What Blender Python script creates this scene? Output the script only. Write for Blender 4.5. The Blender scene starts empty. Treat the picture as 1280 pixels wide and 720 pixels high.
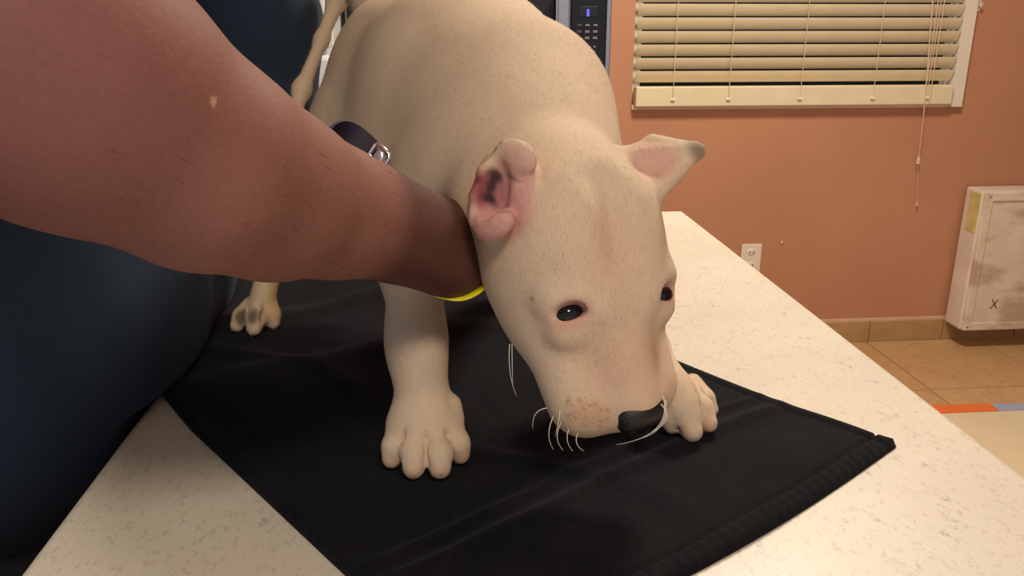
import bpy, bmesh, math, random
import numpy as np
from mathutils import Vector, Matrix, noise
random.seed(4)
C = bpy.context.scene.collection
S = bpy.context.scene

# ------------------------------------------------------------------ camera, world, lights
F_PX, PITCH, YAW, CAM = 1039.0, math.radians(17.7), math.radians(4.8), (0.0, 0.0, 1.20)
cd = bpy.data.cameras.new('camera'); co = bpy.data.objects.new('camera', cd); C.objects.link(co)
cd.sensor_width = 36.0; cd.lens = F_PX / 1280 * 36.0; cd.clip_start = 0.02
co.location = CAM; co.rotation_euler = (math.pi/2 - PITCH, 0, -YAW)
S.camera = co
w = bpy.data.worlds.new('world'); S.world = w; w.use_nodes = True
w.node_tree.nodes['Background'].inputs[0].default_value = (0.82, 0.85, 1.0, 1)
w.node_tree.nodes['Background'].inputs[1].default_value = 0.36
def area(name, loc, target, size, power, col):
    l = bpy.data.lights.new(name, 'AREA'); l.shape = 'DISK'; l.size = size; l.energy = power; l.color = col
    o = bpy.data.objects.new(name, l); C.objects.link(o); o.location = loc
    o.rotation_euler = (Vector(target) - Vector(loc)).to_track_quat('-Z', 'Y').to_euler()
    return o
area('ceiling_or_fill_light', (0.85, 1.75, 2.44), (0.70, 1.60, 0.0), 0.45, 36, (1.0, 0.88, 0.73))
area('ceiling_or_fill_light', (0.20, -0.80, 2.44), (0.1, -0.1, 0.9), 0.45, 17, (1.0, 0.86, 0.68))  # fill light added to brighten the near counter, not a known lamp
S.view_settings.view_transform = 'Standard'; S.view_settings.look = 'None'
S.view_settings.gamma = 1.0; S.view_settings.use_curve_mapping = False
S.view_settings.exposure = 0.28

# ------------------------------------------------------------------ measuring helpers
RW = np.array((math.cos(YAW), -math.sin(YAW), 0.0))
FW = np.array((math.sin(YAW)*math.cos(PITCH), math.cos(YAW)*math.cos(PITCH), -math.sin(PITCH)))
UW = np.cross(RW, FW)
CAMV = np.array(CAM)
def ray(px, py): return FW + RW*(px-640)/F_PX + UW*(360-py)/F_PX
def W(px, py, d): return CAMV + ray(px, py)*d          # point at depth d
def G(px, py, z):                                      # point at height z
    r = ray(px, py); return CAMV + r*((z-CAM[2])/r[2])
def B(px, py, y):                                      # point on the plane Y = y
    r = ray(px, py); return CAMV + r*(y/r[1])
nrm = lambda v: np.asarray(v, float)/np.linalg.norm(v)

# ------------------------------------------------------------------ materials
def srgb(r, g, b):
    f = lambda c: (c/12.92 if c <= .04045 else ((c+.055)/1.055)**2.4)
    return (f(r/255), f(g/255), f(b/255), 1)
class Mat:
    def __init__(s, name, col=(.5,.5,.5,1), rough=.6, metal=0.0, spec=.5):
        s.m = bpy.data.materials.new(name); s.m.use_nodes = True; s.t = s.m.node_tree
        s.p = s.t.nodes['Principled BSDF']; s.p.inputs['Base Color'].default_value = col
        s.p.inputs['Roughness'].default_value = rough; s.p.inputs['Metallic'].default_value = metal
        s.p.inputs['Specular IOR Level'].default_value = spec
        s.co = None
    def n(s, t, **k):
        x = s.t.nodes.new(t)
        for a, b in k.items():
            if hasattr(x, a): setattr(x, a, b)
            else: x.inputs[a.replace('_', ' ')].default_value = b
        return x
    def l(s, a, b): s.t.links.new(a, b)
    def coord(s, scale=(1,1,1)):
        tc = s.n('ShaderNodeTexCoord'); mp = s.n('ShaderNodeMapping'); mp.inputs['Scale'].default_value = scale
        s.l(tc.outputs['Object'], mp.inputs['Vector']); return mp.outputs[0]
    def noise(s, scale, detail=3, rough=.5, stretch=(1,1,1)):
        x = s.n('ShaderNodeTexNoise'); x.inputs['Scale'].default_value = scale
        x.inputs['Detail'].default_value = detail; x.inputs['Roughness'].default_value = rough
        s.l(s.coord(stretch), x.inputs['Vector']); return x.outputs[0]
    def ramp(s, fac, stops):
        x = s.n('ShaderNodeValToRGB'); e = x.color_ramp.elements
        while len(e) < len(stops): e.new(.5)
        for i, (p, c) in enumerate(stops): e[i].position = p; e[i].color = c
        s.l(fac, x.inputs[0]); return x.outputs[0]
    def mix(s, fac, a, b, mode='MIX'):
        x = s.n('ShaderNodeMix', data_type='RGBA', blend_type=mode)
        for v, i in ((fac, 0), (a, 6), (b, 7)):
            if isinstance(v, (int, float, tuple)): x.inputs[i].default_value = v
            else: s.l(v, x.inputs[i])
        return x.outputs[2]
    def bump(s, h, strength=.2, dist=.002):
        x = s.n('ShaderNodeBump'); x.inputs['Strength'].default_value = strength; x.inputs['Distance'].default_value = dist
        s.l(h, x.inputs['Height']); s.l(x.outputs[0], s.p.inputs['Normal'])
    def color(s, sock): s.l(sock, s.p.inputs['Base Color']); return s
g = lambda v: (v, v, v, 1)
def plain(name, col, rough=.6, metal=0.0, var=.12, scale=30, bump=.08, dist=.001):
    m = Mat(name, col, rough, metal); nz = m.noise(scale, 4)
    m.color(m.mix(1.0, col, m.ramp(nz, [(.3, g(1-var)), (.7, g(1.0))]), 'MULTIPLY'))
    if bump: m.bump(nz, bump, dist)
    return m.m
M = {}
# wall paint
m = Mat('terracotta_paint', rough=.55); nz = m.noise(3.0, 4); fine = m.noise(160, 3)
m.color(m.ramp(nz, [(.3, srgb(190,135,102)), (.7, srgb(197,142,108))])); m.bump(fine, .15, .001); M['wall'] = m.m
M['white_paint'] = plain('white_gloss_paint', srgb(236,226,206), .35, var=.06, scale=8)
M['blind'] = plain('cream_faux_wood', srgb(236,221,184), .45, var=.07, scale=14)
M['cord'] = plain('cream_cord', srgb(232,205,170), .8, var=.1)
M['dark_gap'] = plain('dark_night_glass', srgb(26,24,24), .2, var=.05)
M['ceiling'] = plain('ceiling_paint', srgb(235,225,210), .8)
M['glass'] = plain('night_window_glass', srgb(30,32,38), .05, var=.02, bump=0)
# floor tile
m = Mat('tan_tile', rough=.42); n1 = m.noise(5, 6, .6); n2 = m.noise(40, 4)
c = m.ramp(n1, [(.25, srgb(178,138,92)), (.5, srgb(192,154,108)), (.78, srgb(204,168,122))])
m.color(m.mix(.25, c, m.ramp(n2, [(.3, srgb(168,126,80)), (.7, srgb(214,176,128))]))); m.bump(n2, .05, .001); M['tile'] = m.m
m = Mat('tan_base_tile', rough=.45); n1 = m.noise(9, 6, .6)
m.color(m.ramp(n1, [(.25, srgb(166,130,84)), (.5, srgb(182,146,98)), (.78, srgb(200,164,116))])); M['base_tile'] = m.m
M['grout'] = plain('grout', srgb(150,116,76), .9)
M['caulk'] = plain('caulk_line', srgb(226,190,160), .8)
# laminate
m = Mat('speckled_laminate', rough=.38)
n0 = m.noise(9, 4); n1 = m.noise(260, 3, .6, (1, .55, 1)); n2 = m.noise(150, 5, .7, (.8, .45, 1)); n3 = m.noise(420, 2)
c = m.ramp(n0, [(.3, srgb(208,198,181)), (.7, srgb(218,208,191))])
c = m.mix(m.ramp(n1, [(.56, g(0)), (.68, g(.5))]), c, srgb(180,164,144))
c = m.mix(m.ramp(n2, [(.60, g(0)), (.70, g(.7))]), c, srgb(150,143,134))
c = m.mix(m.ramp(n3, [(.64, g(0)), (.72, g(.5))]), c, srgb(232,225,213))
m.color(c); m.bump(n1, .03, .0005); M['laminate'] = m.m
M['cabinet'] = plain('cabinet_wood', srgb(150,102,62), .5, var=.25, scale=9)
# towel
m = Mat('black_terry', rough=.95, spec=.1); n1 = m.noise(900, 2, .6); n2 = m.noise(26, 5, .65); n3 = m.noise(300, 3, .6)
c = m.ramp(n2, [(.3, (.006,.0062,.008,1)), (.72, (.013,.0125,.0135,1))]); m.color(m.mix(.5, c, m.ramp(n3, [(.35, g(.25)), (.7, g(1))]), 'MULTIPLY'))
ad = m.n('ShaderNodeMath', operation='ADD'); m.l(n1, ad.inputs[0]); m.l(n3, ad.inputs[1]); m.bump(ad.outputs[0], .35, .0012)
m.p.inputs['Sheen Weight'].default_value = .06; m.p.inputs['Sheen Roughness'].default_value = .45
m.p.inputs['Sheen Tint'].default_value = (.65,.75,1,1); M['towel'] = m.m
# cloth
def cloth(name, a, b, sheen=.12):
    m = Mat(name, rough=.9, spec=.15); n1 = m.noise(7, 4); n2 = m.noise(700, 2)
    m.color(m.ramp(n1, [(.3, a), (.7, b)])); m.bump(n2, .25, .001)
    m.p.inputs['Sheen Weight'].default_value = sheen; M[name] = m.m
cloth('navy_shirt', (.019,.031,.053,1), (.026,.041,.067,1), .03)
cloth('navy_trousers', (.006,.009,.017,1), (.009,.013,.023,1))
# vertex-coloured coats
def coat(name, rough, bumpscale, bs, sss, var, stretch=(1,1,1)):
    m = Mat(name, rough=rough, spec=.3)
    a = m.n('ShaderNodeVertexColor', layer_name='coat'); n1 = m.noise(bumpscale, 3, .6, stretch); n2 = m.noise(22, 4)
    c = m.mix(1.0, a.outputs[0], m.ramp(n1, [(.3, g(1-var)), (.65, g(1))]), 'MULTIPLY')
    c = m.mix(1.0, c, m.ramp(n2, [(.3, g(.93)), (.7, g(1))]), 'MULTIPLY'); m.color(c)
    m.bump(n1, bs, .001)
    m.p.inputs['Subsurface Weight'].default_value = sss; m.p.inputs['Subsurface Radius'].default_value = (.008,.004,.002)
    m.p.inputs['Subsurface Scale'].default_value = .5
    return m
m = coat('white_puppy_fur', .78, 900, .22, .0, .05, (1, .5, .35)); M['fur'] = m.m
m = coat('brown_skin', .62, 420, .25, .06, .10); m.p.inputs['Specular IOR Level'].default_value = .2; M['skin'] = m.m
M['nose'] = plain('black_wet_nose', (.010,.008,.008,1), .35, var=.3, scale=900, bump=.5)
M['eye'] = plain('dark_wet_eye', (.004,.003,.005,1), .06, var=.05, bump=0)
M['claw'] = plain('pale_brown_claw', srgb(150,112,92), .4)
M['whisker'] = plain('white_whisker', srgb(235,225,210), .4, var=.03, bump=0)
M['dark_hair'] = plain('dark_body_hair', (.012,.008,.006,1), .5, bump=0)
M['yellow'] = plain('yellow_rubber', srgb(226,214,20), .45, var=.05)
M['strap'] = plain('dark_purple_strap', srgb(34,26,46), .6, var=.2)
M['steel'] = plain('brushed_steel', srgb(200,200,204), .3, 1.0, var=.08, scale=60, bump=.03)
M['chrome'] = plain('polished_metal', srgb(225,215,218), .18, 1.0, var=.03, bump=0)
M['black_plastic'] = plain('black_plastic', (.006,.006,.008,1), .3, var=.1)
M['oven_glass'] = plain('dark_oven_glass', (.014,.014,.018,1), .22, var=.1)
M['button'] = plain('grey_button_print', srgb(120,118,124), .5, var=.05)
M['button_dim'] = plain('dim_button_print', srgb(74,74,80), .5, var=.05)
M['display'] = plain('display_glass', srgb(34,37,36), .2, var=.05)
m = Mat('blue_led', (.05,.05,.3,1)); m.p.inputs['Emission Color'].default_value = (.12,.12,.9,1); m.p.inputs['Emission Strength'].default_value = .8; M['led'] = m.m
M['fridge'] = plain('white_enamel', srgb(240,242,246), .3, var=.03)
M['orange'] = plain('orange_trim', srgb(234,116,54), .5, var=.06)
M['blue_trim'] = plain('blue_grey_trim', srgb(160,170,196), .5, var=.06)
M['mat_white'] = plain('off_white_vinyl', srgb(226,208,172), .55, var=.08, scale=6)
# dirty panel
m = Mat('dirty_white_panel', rough=.5); n1 = m.noise(8, 5, .6); n2 = m.noise(5.5, 3, .5, (1,1,1.6))
c = m.ramp(n1, [(.3, srgb(220,202,176)), (.7, srgb(238,224,202))])
c = m.mix(m.ramp(n2, [(.50, g(0)), (.64, g(.65))]), c, srgb(176,138,102)); m.color(c); M['panel'] = m.m
m = Mat('panel_side_paint', rough=.5); n1 = m.noise(7, 4)
m.color(m.ramp(n1, [(.35, srgb(222,208,190)), (.7, srgb(236,228,216))])); M['panel_side'] = m.m
M['yellow_stain'] = plain('yellow_old_paint', srgb(226,212,140), .6, var=.25, scale=30)
M['smudge'] = plain('brown_scuff', srgb(150,112,78), .8)
M['shoe'] = plain('black_shoe', (.01,.01,.01,1), .5)
M['hair'] = plain('short_black_hair', (.008,.007,.006,1), .6, bump=.5, scale=300)

# ------------------------------------------------------------------ object helpers
def link(name, me, mat=None, parent=None, kind=None, label=None, cat=None, group=None, smooth=False):
    o = bpy.data.objects.new(name, me); C.objects.link(o)
    if mat is not None and me is not None: me.materials.append(mat)
    if parent is not None: o.parent = parent; o.matrix_parent_inverse = Matrix.Translation(-parent.location)
    if smooth: me.polygons.foreach_set('use_smooth', [True]*len(me.polygons))
    tag(o, label, cat, group, kind); return o
def tag(o, label=None, cat=None, group=None, kind=None):
    for k, v in (('label', label), ('category', cat), ('group', group), ('kind', kind)):
        if v: o[k] = v
    return o
def empty(name, loc, label, cat, group=None):
    o = bpy.data.objects.new(name, None); C.objects.link(o); o.location = loc; o.empty_display_size = .05
    return tag(o, label, cat, group)
class BM:
    def __init__(s): s.b = bmesh.new()
    def box(s, lo, hi, bev=0.0, seg=2, mtx=None):
        r = bmesh.ops.create_cube(s.b, size=1.0); vs = r['verts']
        c = [(a+b)/2 for a, b in zip(lo, hi)]; d = [b-a for a, b in zip(lo, hi)]
        for v in vs: v.co = Vector((c[0]+v.co.x*d[0], c[1]+v.co.y*d[1], c[2]+v.co.z*d[2]))
        if bev:
            es = list({e for v in vs for e in v.link_edges})
            r = bmesh.ops.bevel(s.b, geom=es, offset=bev, segments=seg, affect='EDGES', profile=.5)
            vs = list({v for f in r['faces'] for v in f.verts} | {v for v in vs if v.is_valid})
        if mtx is not None:
            for v in vs: v.co = mtx @ v.co
        return s
    def tube(s, pts, rad, n=8, caps=True):
        pts = [Vector(p) for p in pts]; rr = rad if hasattr(rad, '__len__') else [rad]*len(pts)
        rings = []; up = None
        for i, p in enumerate(pts):
            t = (pts[min(i+1, len(pts)-1)] - pts[max(i-1, 0)]).normalized()
            if up is None: up = t.orthogonal().normalized()
            up = (up - t*up.dot(t)).normalized(); q = t.cross(up)
            rings.append([s.b.verts.new(p + (up*math.cos(k*2*math.pi/n) + q*math.sin(k*2*math.pi/n))*rr[i]) for k in range(n)])
        for a, b in zip(rings, rings[1:]):
            for k in range(n): s.b.faces.new((a[k], a[(k+1)%n], b[(k+1)%n], b[k]))
        if caps: s.b.faces.new(rings[0][::-1]); s.b.faces.new(rings[-1])
        return s
    def loop_tube(s, pts, ra, rb, axis, n=10):      # closed band of oval section; axis = side direction of the wider radius
        pts = [Vector(p) for p in pts]; N = len(pts); rings = []; ax = Vector(axis).normalized()
        for i, p in enumerate(pts):
            t = (pts[(i+1)%N]-pts[i-1]).normalized(); a = (ax - t*ax.dot(t)).normalized(); q = t.cross(a)
            rings.append([s.b.verts.new(p + a*math.cos(k*2*math.pi/n)*ra + q*math.sin(k*2*math.pi/n)*rb) for k in range(n)])
        for i in range(N):
            a, b = rings[i], rings[(i+1)%N]
            for k in range(n): s.b.faces.new((a[k], a[(k+1)%n], b[(k+1)%n], b[k]))
        return s
    def ball(s, c, r, axes=None, u=20, v=14):
        rr = bmesh.ops.create_uvsphere(s.b, u_segments=u, v_segments=v, radius=1.0)
        ax = np.eye(3) if axes is None else np.array(axes); c = np.array(c)
        for x in rr['verts']:
            x.co = Vector(c + ax[0]*x.co.x*r[0] + ax[1]*x.co.y*r[1] + ax[2]*x.co.z*r[2])
        return s
    def build(s, name, mat, parent=None, smooth=False, **k):
        bmesh.ops.recalc_face_normals(s.b, faces=s.b.faces[:])
        me = bpy.data.meshes.new(name); s.b.to_mesh(me); s.b.free()
        return link(name, me, mat, parent, smooth=smooth, **k)
def box(name, lo, hi, mat, parent=None, bev=0.0, **k): return BM().box(lo, hi, bev).build(name, mat, parent, **k)

# ------------------------------------------------------------------ organic shapes: blended distance field -> mesh
class Field:
    def __init__(s, lo, hi, h):
        s.lo = np.array(lo, np.float64); s.h = h
        s.n = np.ceil((np.array(hi)-s.lo)/h).astype(int)+1; s.f = np.full(s.n, 1.0, np.float32)
    def _reg(s, lo, hi, pad):
        a = np.clip(np.floor((lo-pad-s.lo)/s.h).astype(int), 0, s.n); b = np.clip(np.ceil((hi+pad-s.lo)/s.h).astype(int)+1, 0, s.n)
        if np.any(b <= a): return None
        sl = tuple(slice(i, j) for i, j in zip(a, b))
        g_ = [((np.arange(a[i], b[i])*s.h + s.lo[i]).astype(np.float32)).reshape([-1 if j == i else 1 for j in range(3)]) for i in range(3)]
        return sl, g_
    def _put(s, lo, hi, k, fn, sub=False):
        r = s._reg(np.asarray(lo, float), np.asarray(hi, float), k+3*s.h)
        if r is None: return
        sl, P = r; d = fn(P).astype(np.float32); f = s.f[sl]
        if sub: d = -d; hh = np.maximum(k-np.abs(f-d), 0)/k if k else 0; s.f[sl] = np.maximum(f, d) + hh*hh*k*.25
        else: hh = np.maximum(k-np.abs(f-d), 0)/k if k else 0; s.f[sl] = np.minimum(f, d) - hh*hh*k*.25
    def cone(s, a, b, ra, rb=None, k=.01, sub=False):
        a = np.asarray(a, float); b = np.asarray(b, float); rb = ra if rb is None else rb; ba = b-a; L2 = float(ba@ba)+1e-12
        def fn(P):
            q = [P[i]-a[i] for i in range(3)]
            t = np.clip((q[0]*ba[0]+q[1]*ba[1]+q[2]*ba[2])/L2, 0, 1)
            return np.sqrt((q[0]-t*ba[0])**2+(q[1]-t*ba[1])**2+(q[2]-t*ba[2])**2) - (ra+t*(rb-ra))
        m_ = max(ra, rb); s._put(np.minimum(a, b)-m_, np.maximum(a, b)+m_, k, fn, sub)
    def chain(s, pts, rad, k=.01):
        for i in range(len(pts)-1): s.cone(pts[i], pts[i+1], rad[i], rad[i+1], k)
    def ell(s, c, r, axes=None, k=.01, sub=False):
        c = np.asarray(c, float); ax = np.eye(3) if axes is None else np.asarray(axes, float); m_ = max(r)
        def fn(P):
            q = [P[i]-c[i] for i in range(3)]
            l_ = [(q[0]*ax[j][0]+q[1]*ax[j][1]+q[2]*ax[j][2])/r[j] for j in range(3)]
            k0 = np.sqrt(l_[0]**2+l_[1]**2+l_[2]**2); k1 = np.sqrt((l_[0]/r[0])**2+(l_[1]/r[1])**2+(l_[2]/r[2])**2)+1e-9
            return k0*(k0-1)/k1
        s._put(c-m_, c+m_, k, fn, sub)
    def tri(s, a, b, c, r, k=.005):
        a, b, c = (np.asarray(x, float) for x in (a, b, c)); ba = b-a; cb = c-b; ac = a-c; n_ = np.cross(ba, ac)
        dot = lambda q, v: q[0]*v[0]+q[1]*v[1]+q[2]*v[2]
        def fn(P):
            pa = [P[i]-a[i] for i in range(3)]; pb = [P[i]-b[i] for i in range(3)]; pc = [P[i]-c[i] for i in range(3)]
            ins = (np.sign(dot(pa, np.cross(ba, n_)))+np.sign(dot(pb, np.cross(cb, n_)))+np.sign(dot(pc, np.cross(ac, n_)))) >= 2
            def ed(p, v):
                t = np.clip(dot(p, v)/float(v@v), 0, 1); return (v[0]*t-p[0])**2+(v[1]*t-p[1])**2+(v[2]*t-p[2])**2
            e = np.minimum(np.minimum(ed(pa, ba), ed(pb, cb)), ed(pc, ac)); pl = dot(pa, n_)**2/float(n_@n_)
            return np.sqrt(np.where(ins, pl, e)) - r
        s._put(np.minimum(np.minimum(a, b), c)-r, np.maximum(np.maximum(a, b), c)+r, k, fn)
    def cut(s, axis, v, keep_above):                 # flat cut
        x = (np.arange(s.n[axis])*s.h+s.lo[axis]).reshape([-1 if j == axis else 1 for j in range(3)]).astype(np.float32)
        s.f = np.maximum(s.f, (v-x) if keep_above else (x-v))
    def mesh(s, relax=2):
        f = s.f; I = f < 0; n = s.n
        cnt = np.zeros(n-1, np.uint8)
        for i in (0, 1):
            for j in (0, 1):
                for k in (0, 1): cnt += I[i:n[0]-1+i, j:n[1]-1+j, k:n[2]-1+k]
        idx = np.argwhere((cnt > 0) & (cnt < 8)); N = len(idx)
        vid = np.full(n-1, -1, np.int32); vid[tuple(idx.T)] = np.arange(N)
        off = np.array([(i, j, k) for i in (0, 1) for j in (0, 1) for k in (0, 1)])
        val = np.stack([f[idx[:, 0]+o[0], idx[:, 1]+o[1], idx[:, 2]+o[2]] for o in off], 1)
        acc = np.zeros((N, 3)); c = np.zeros(N)
        for e0 in range(8):
            for e1 in range(e0+1, 8):
                if np.abs(off[e0]-off[e1]).sum() != 1: continue
                m_ = (val[:, e0] < 0) != (val[:, e1] < 0)
                t = val[m_, e0]/(val[m_, e0]-val[m_, e1])
                acc[m_] += off[e0]+t[:, None]*(off[e1]-off[e0]); c[m_] += 1
        V = s.lo+(idx+acc/c[:, None])*s.h
        Q = []
        for ax in range(3):
            b_, c_ = (ax+1) % 3, (ax+2) % 3
            sh = [slice(None)]*3; sh2 = [slice(None)]*3; sh[ax] = slice(0, -1); sh2[ax] = slice(1, None)
            cr = np.argwhere(I[tuple(sh)] != I[tuple(sh2)])
            cr = cr[(cr[:, b_] > 0) & (cr[:, c_] > 0) & (cr[:, b_] < n[b_]-1) & (cr[:, c_] < n[c_]-1)]
            def cell(db, dc):
                q = cr.copy(); q[:, b_] -= db; q[:, c_] -= dc; return vid[tuple(q.T)]
            q4 = np.stack([cell(1, 1), cell(0, 1), cell(0, 0), cell(1, 0)], 1)
            fl = ~I[tuple(cr.T)]; q4[fl] = q4[fl][:, ::-1]; Q.append(q4)
        Q = np.concatenate(Q); Q = Q[(Q >= 0).all(1)]
        for _ in range(relax):
            a = np.zeros_like(V); d = np.zeros(N)
            for i in range(4):
                u, v = Q[:, i], Q[:, (i+1) % 4]
                for ax in range(3):
                    a[:, ax] += np.bincount(u, V[v, ax], N)+np.bincount(v, V[u, ax], N)
                d += np.bincount(u, minlength=N)+np.bincount(v, minlength=N)
            V = V*.4+.6*a/np.maximum(d, 1)[:, None]
        s.V = V
        return V, Q
def to_mesh(name, V, Q, col=None):
    me = bpy.data.meshes.new(name); me.vertices.add(len(V)); me.vertices.foreach_set('co', V.astype(np.float32).ravel())
    me.loops.add(Q.size); me.loops.foreach_set('vertex_index', Q.astype(np.int32).ravel())
    me.polygons.add(len(Q)); me.polygons.foreach_set('loop_start', np.arange(0, Q.size, 4, dtype=np.int32))
    me.polygons.foreach_set('use_smooth', np.ones(len(Q), bool))
    me.update(calc_edges=True)
    if col is not None:
        a = me.color_attributes.new('coat', 'FLOAT_COLOR', 'POINT'); a.data.foreach_set('color', np.concatenate([col, np.ones((len(V), 1))], 1).astype(np.float32).ravel())
    return me
def dab(V, col, c, r, rgb, s=1.0, axes=None, soft=.5):      # a soft-edged patch of colour blended into coat or skin
    ax = np.eye(3) if axes is None else np.asarray(axes); q = (V-np.asarray(c))@ax.T/np.asarray(r if hasattr(r, '__len__') else (r,)*3)
    d = np.sqrt((q**2).sum(1)); a = np.clip((1-d)/soft, 0, 1); a = (a*a*(3-2*a)*s)[:, None]
    col[:] = col*(1-a)+np.array(rgb)[None]*a

# ------------------------------------------------------------------ room
WY = 2.95
def struct(name, lo, hi, mat, **k): return box(name, lo, hi, mat, kind='structure', **k)
floor = struct('floor', (-2.4, -1.6, -.06), (3.6, WY+.12, -.012), M['grout'])
TS = .46; i = 0
tm = None
for ix in range(0, 6):
    for iy in range(0, 6):
        x0 = .27+ix*TS; y1 = WY-.004-iy*TS
        if tm is None:
            tm = BM().box((.002, -TS+.002, -.0125), (TS-.002, -.002, 0), .0012, 1).build('tile', M['tile'], floor); t = tm
        else:
            t = tm.copy(); C.objects.link(t)
        t.location = (x0, y1, 0)
b = B(790, 134, WY); b2 = B(1206, 60, WY); WX0, WX1 = B(792, 70, WY)[0], B(1207, 66, WY)[0]; WZ0 = B(1000, 133, WY)[2]; WZ1 = WZ0+1.05
wb = bmesh.new()
bb = BM()
bb.box((-2.4, WY, 0), (WX0, WY+.1, 2.5)); bb.box((WX1, WY, 0), (3.6, WY+.1, 2.5))
bb.box((WX0, WY, 0), (WX1, WY+.1, WZ0)); bb.box((WX0, WY, WZ1), (WX1, WY+.1, 2.5))
wall = bb.build('wall_back', M['wall'], kind='structure')
struct('wall_right', (3.5, -1.6, 0), (3.6, WY, 2.5), M['wall'])
struct('ceiling', (-2.4, -1.6, 2.5), (3.6, WY+.1, 2.56), M['ceiling'])
# tile baseboard
base = struct('baseboard_back', (.42, WY-.006, -.011), (3.49, WY-.0002, .094), M['caulk'])
zt = B(1120, 399, WY)[2]
for k in range(10):
    x0 = .45+k*.302
    box('tile', (x0, WY-.016, .0005), (x0+.299, WY-.006, zt), M['base_tile'], base, .0015)
# window
win = struct('window_1', (WX0, WY+.082, WZ0), (WX1, WY+.092, WZ1), M['glass'])
fr = BM(); t_ = .035
fr.box((WX0, WY+.04, WZ0), (WX0+t_, WY+.081, WZ1)); fr.box((WX1-t_, WY+.04, WZ0), (WX1, WY+.081, WZ1))
fr.box((WX0+t_, WY+.04, WZ0), (WX1-t_, WY+.081, WZ0+t_)); fr.box((WX0+t_, WY+.04, WZ1-t_), (WX1-t_, WY+.081, WZ1))
fr.build('window_frame', M['white_paint'], win)
rv = BM()
rv.box((WX1-.042, WY-.022, WZ0-.004), (WX1+.004, WY+.04, WZ1)); rv.box((WX0, WY-.010, WZ0-.006), (WX1-.042, WY+.04, WZ0+.010))
rv.build('window_reveal', M['white_paint'], win)
# blind
BX0, BX1 = WX0+.006, WX1-.046
bl = empty('window_blind', ((BX0+BX1)/2, WY-.02, WZ0), 'cream horizontal slat blind lowered over the window on the terracotta wall', 'blind')
by = WY-.014
P0 = B(1000, 92, by)[2]; PITCHB = (B(1000, 5, by)[2]-B(1000, 95, by)[2])/5.45
rail = box('bottom_rail', (BX0, by-.024, WZ0+.006), (BX1, by+.020, B(1000, 107, by)[2]), M['blind'], bl, .004)
lc = [B(x, 60, by)[0] for x in (842, 912, 1002, 1094, 1162)]
for x in lc:
    BM().tube([(x-.007, by-.0245, WZ0+.03), (x+.007, by-.0255, WZ0+.03)], .006, 8).build('cord_plug', M['blind'], rail)
sl0 = None; ns = 18
for k in range(ns):
    z = B(1000, 95, by)[2] + k*PITCHB
    if z > WZ1-.06: break
    if sl0 is None:
        sb = BM(); n = 8; hw = .0218; ang = math.radians(62); th = .0016
        for sgn in (1, ):
            prof = []
            for q in range(n+1):
                u = -hw+2*hw*q/n; cr = .0035*(1-(u/hw)**2)
                prof.append((u, cr))
            pts = [(u, c_+th) for u, c_ in prof]+[(u, c_-th) for u, c_ in prof[::-1]]
            # top of the slat leans to the room
            rot = [(-math.cos(ang)*u*0.9-math.sin(ang)*c_, math.sin(ang)*u-math.cos(ang)*c_*-.4) for u, c_ in pts]
            A = [sb.b.verts.new((BX0, y_, z_)) for y_, z_ in rot]; Bv = [sb.b.verts.new((BX1, y_, z_)) for y_, z_ in rot]
            N_ = len(A)
            for q in range(N_): sb.b.faces.new((A[q], A[(q+1) % N_], Bv[(q+1) % N_], Bv[q]))
            sb.b.faces.new(A[::-1]); sb.b.faces.new(Bv)
        sl0 = sb.build('slat', M['blind'], bl, smooth=False); t = sl0; base_m = sl0.matrix_parent_inverse.copy()
    else: t = sl0.copy(); C.objects.link(t)
    t.location = (0, by, z)
box('headrail', (BX0, by-.03, WZ1-.06), (BX1, by+.025, WZ1-.005), M['blind'], bl, .003)
for x in lc:
    BM().tube([(x, by-.029, WZ0+.03), (x, by-.029, WZ1-.03)], .0011, 6).build('ladder_cord', M['cord'], bl)
for dx in (-.016, .012):
    BM().tube([(lc[-1]+dx, by-.033, WZ1-.03), (lc[-1]+dx*.7, by-.034, WZ0+.02)], .0013, 6).build('ladder_cord', M['cord'], bl)
p0 = B(1166, 0, by-.04); p1 = B(1160, 80, by-.04); p2 = B(1154, 150, by-.03); p3 = B(1148, 200, WY-.02); p4 = B(1146, 255, WY-.012)
cords = empty('pull_cord', tuple(p3), 'thin cream pull cord with small tassel hanging below the blind against the wall', 'cord')
top = np.array((p0[0]+.03, by-.04, WZ1-.03))
BM().tube([top, p0, p1, p2, p3], .0017, 6).build('cord', M['cord'], cords)
BM().tube([p3+(0, 0, .016), p3+(0, 0, .004), p3-(0, 0, .014)], [.002, .006, .0065], 8).build('tassel', M['cord'], cords)
BM().tube([p3-(0, 0, .014), (p3+p4)/2, p4], .0011, 6).build('cord', M['cord'], cords)
BM().tube([p4+(0, 0, .006), p4-(0, 0, .006)], [.003, .004], 8).build('tassel', M['cord'], cords)
# hook by the window
q = B(1222, 10, WY)
hk = empty('wall_hook', (q[0], WY, q[2]), 'small white hook on the terracotta wall right of the blind', 'hook')
box('back_plate', (q[0]-.008, WY-.004, q[2]-.01), (q[0]+.008, WY-.0002, q[2]+.03), M['white_paint'], hk, .001)
BM().tube([(q[0], WY-.004, q[2]+.01), (q[0], WY-.02, q[2]+.004), (q[0], WY-.024, q[2]+.018)], .003, 8).build('hook_arm', M['white_paint'], hk)
q = B(977, 303, WY)
nl = BM().ball((q[0], WY-.002, q[2]), (.004, .004, .007)).build('wall_nail', M['cord'], smooth=True)
tag(nl, 'tiny pale nail in the bare terracotta wall right of the outlet', 'nail')
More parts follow.
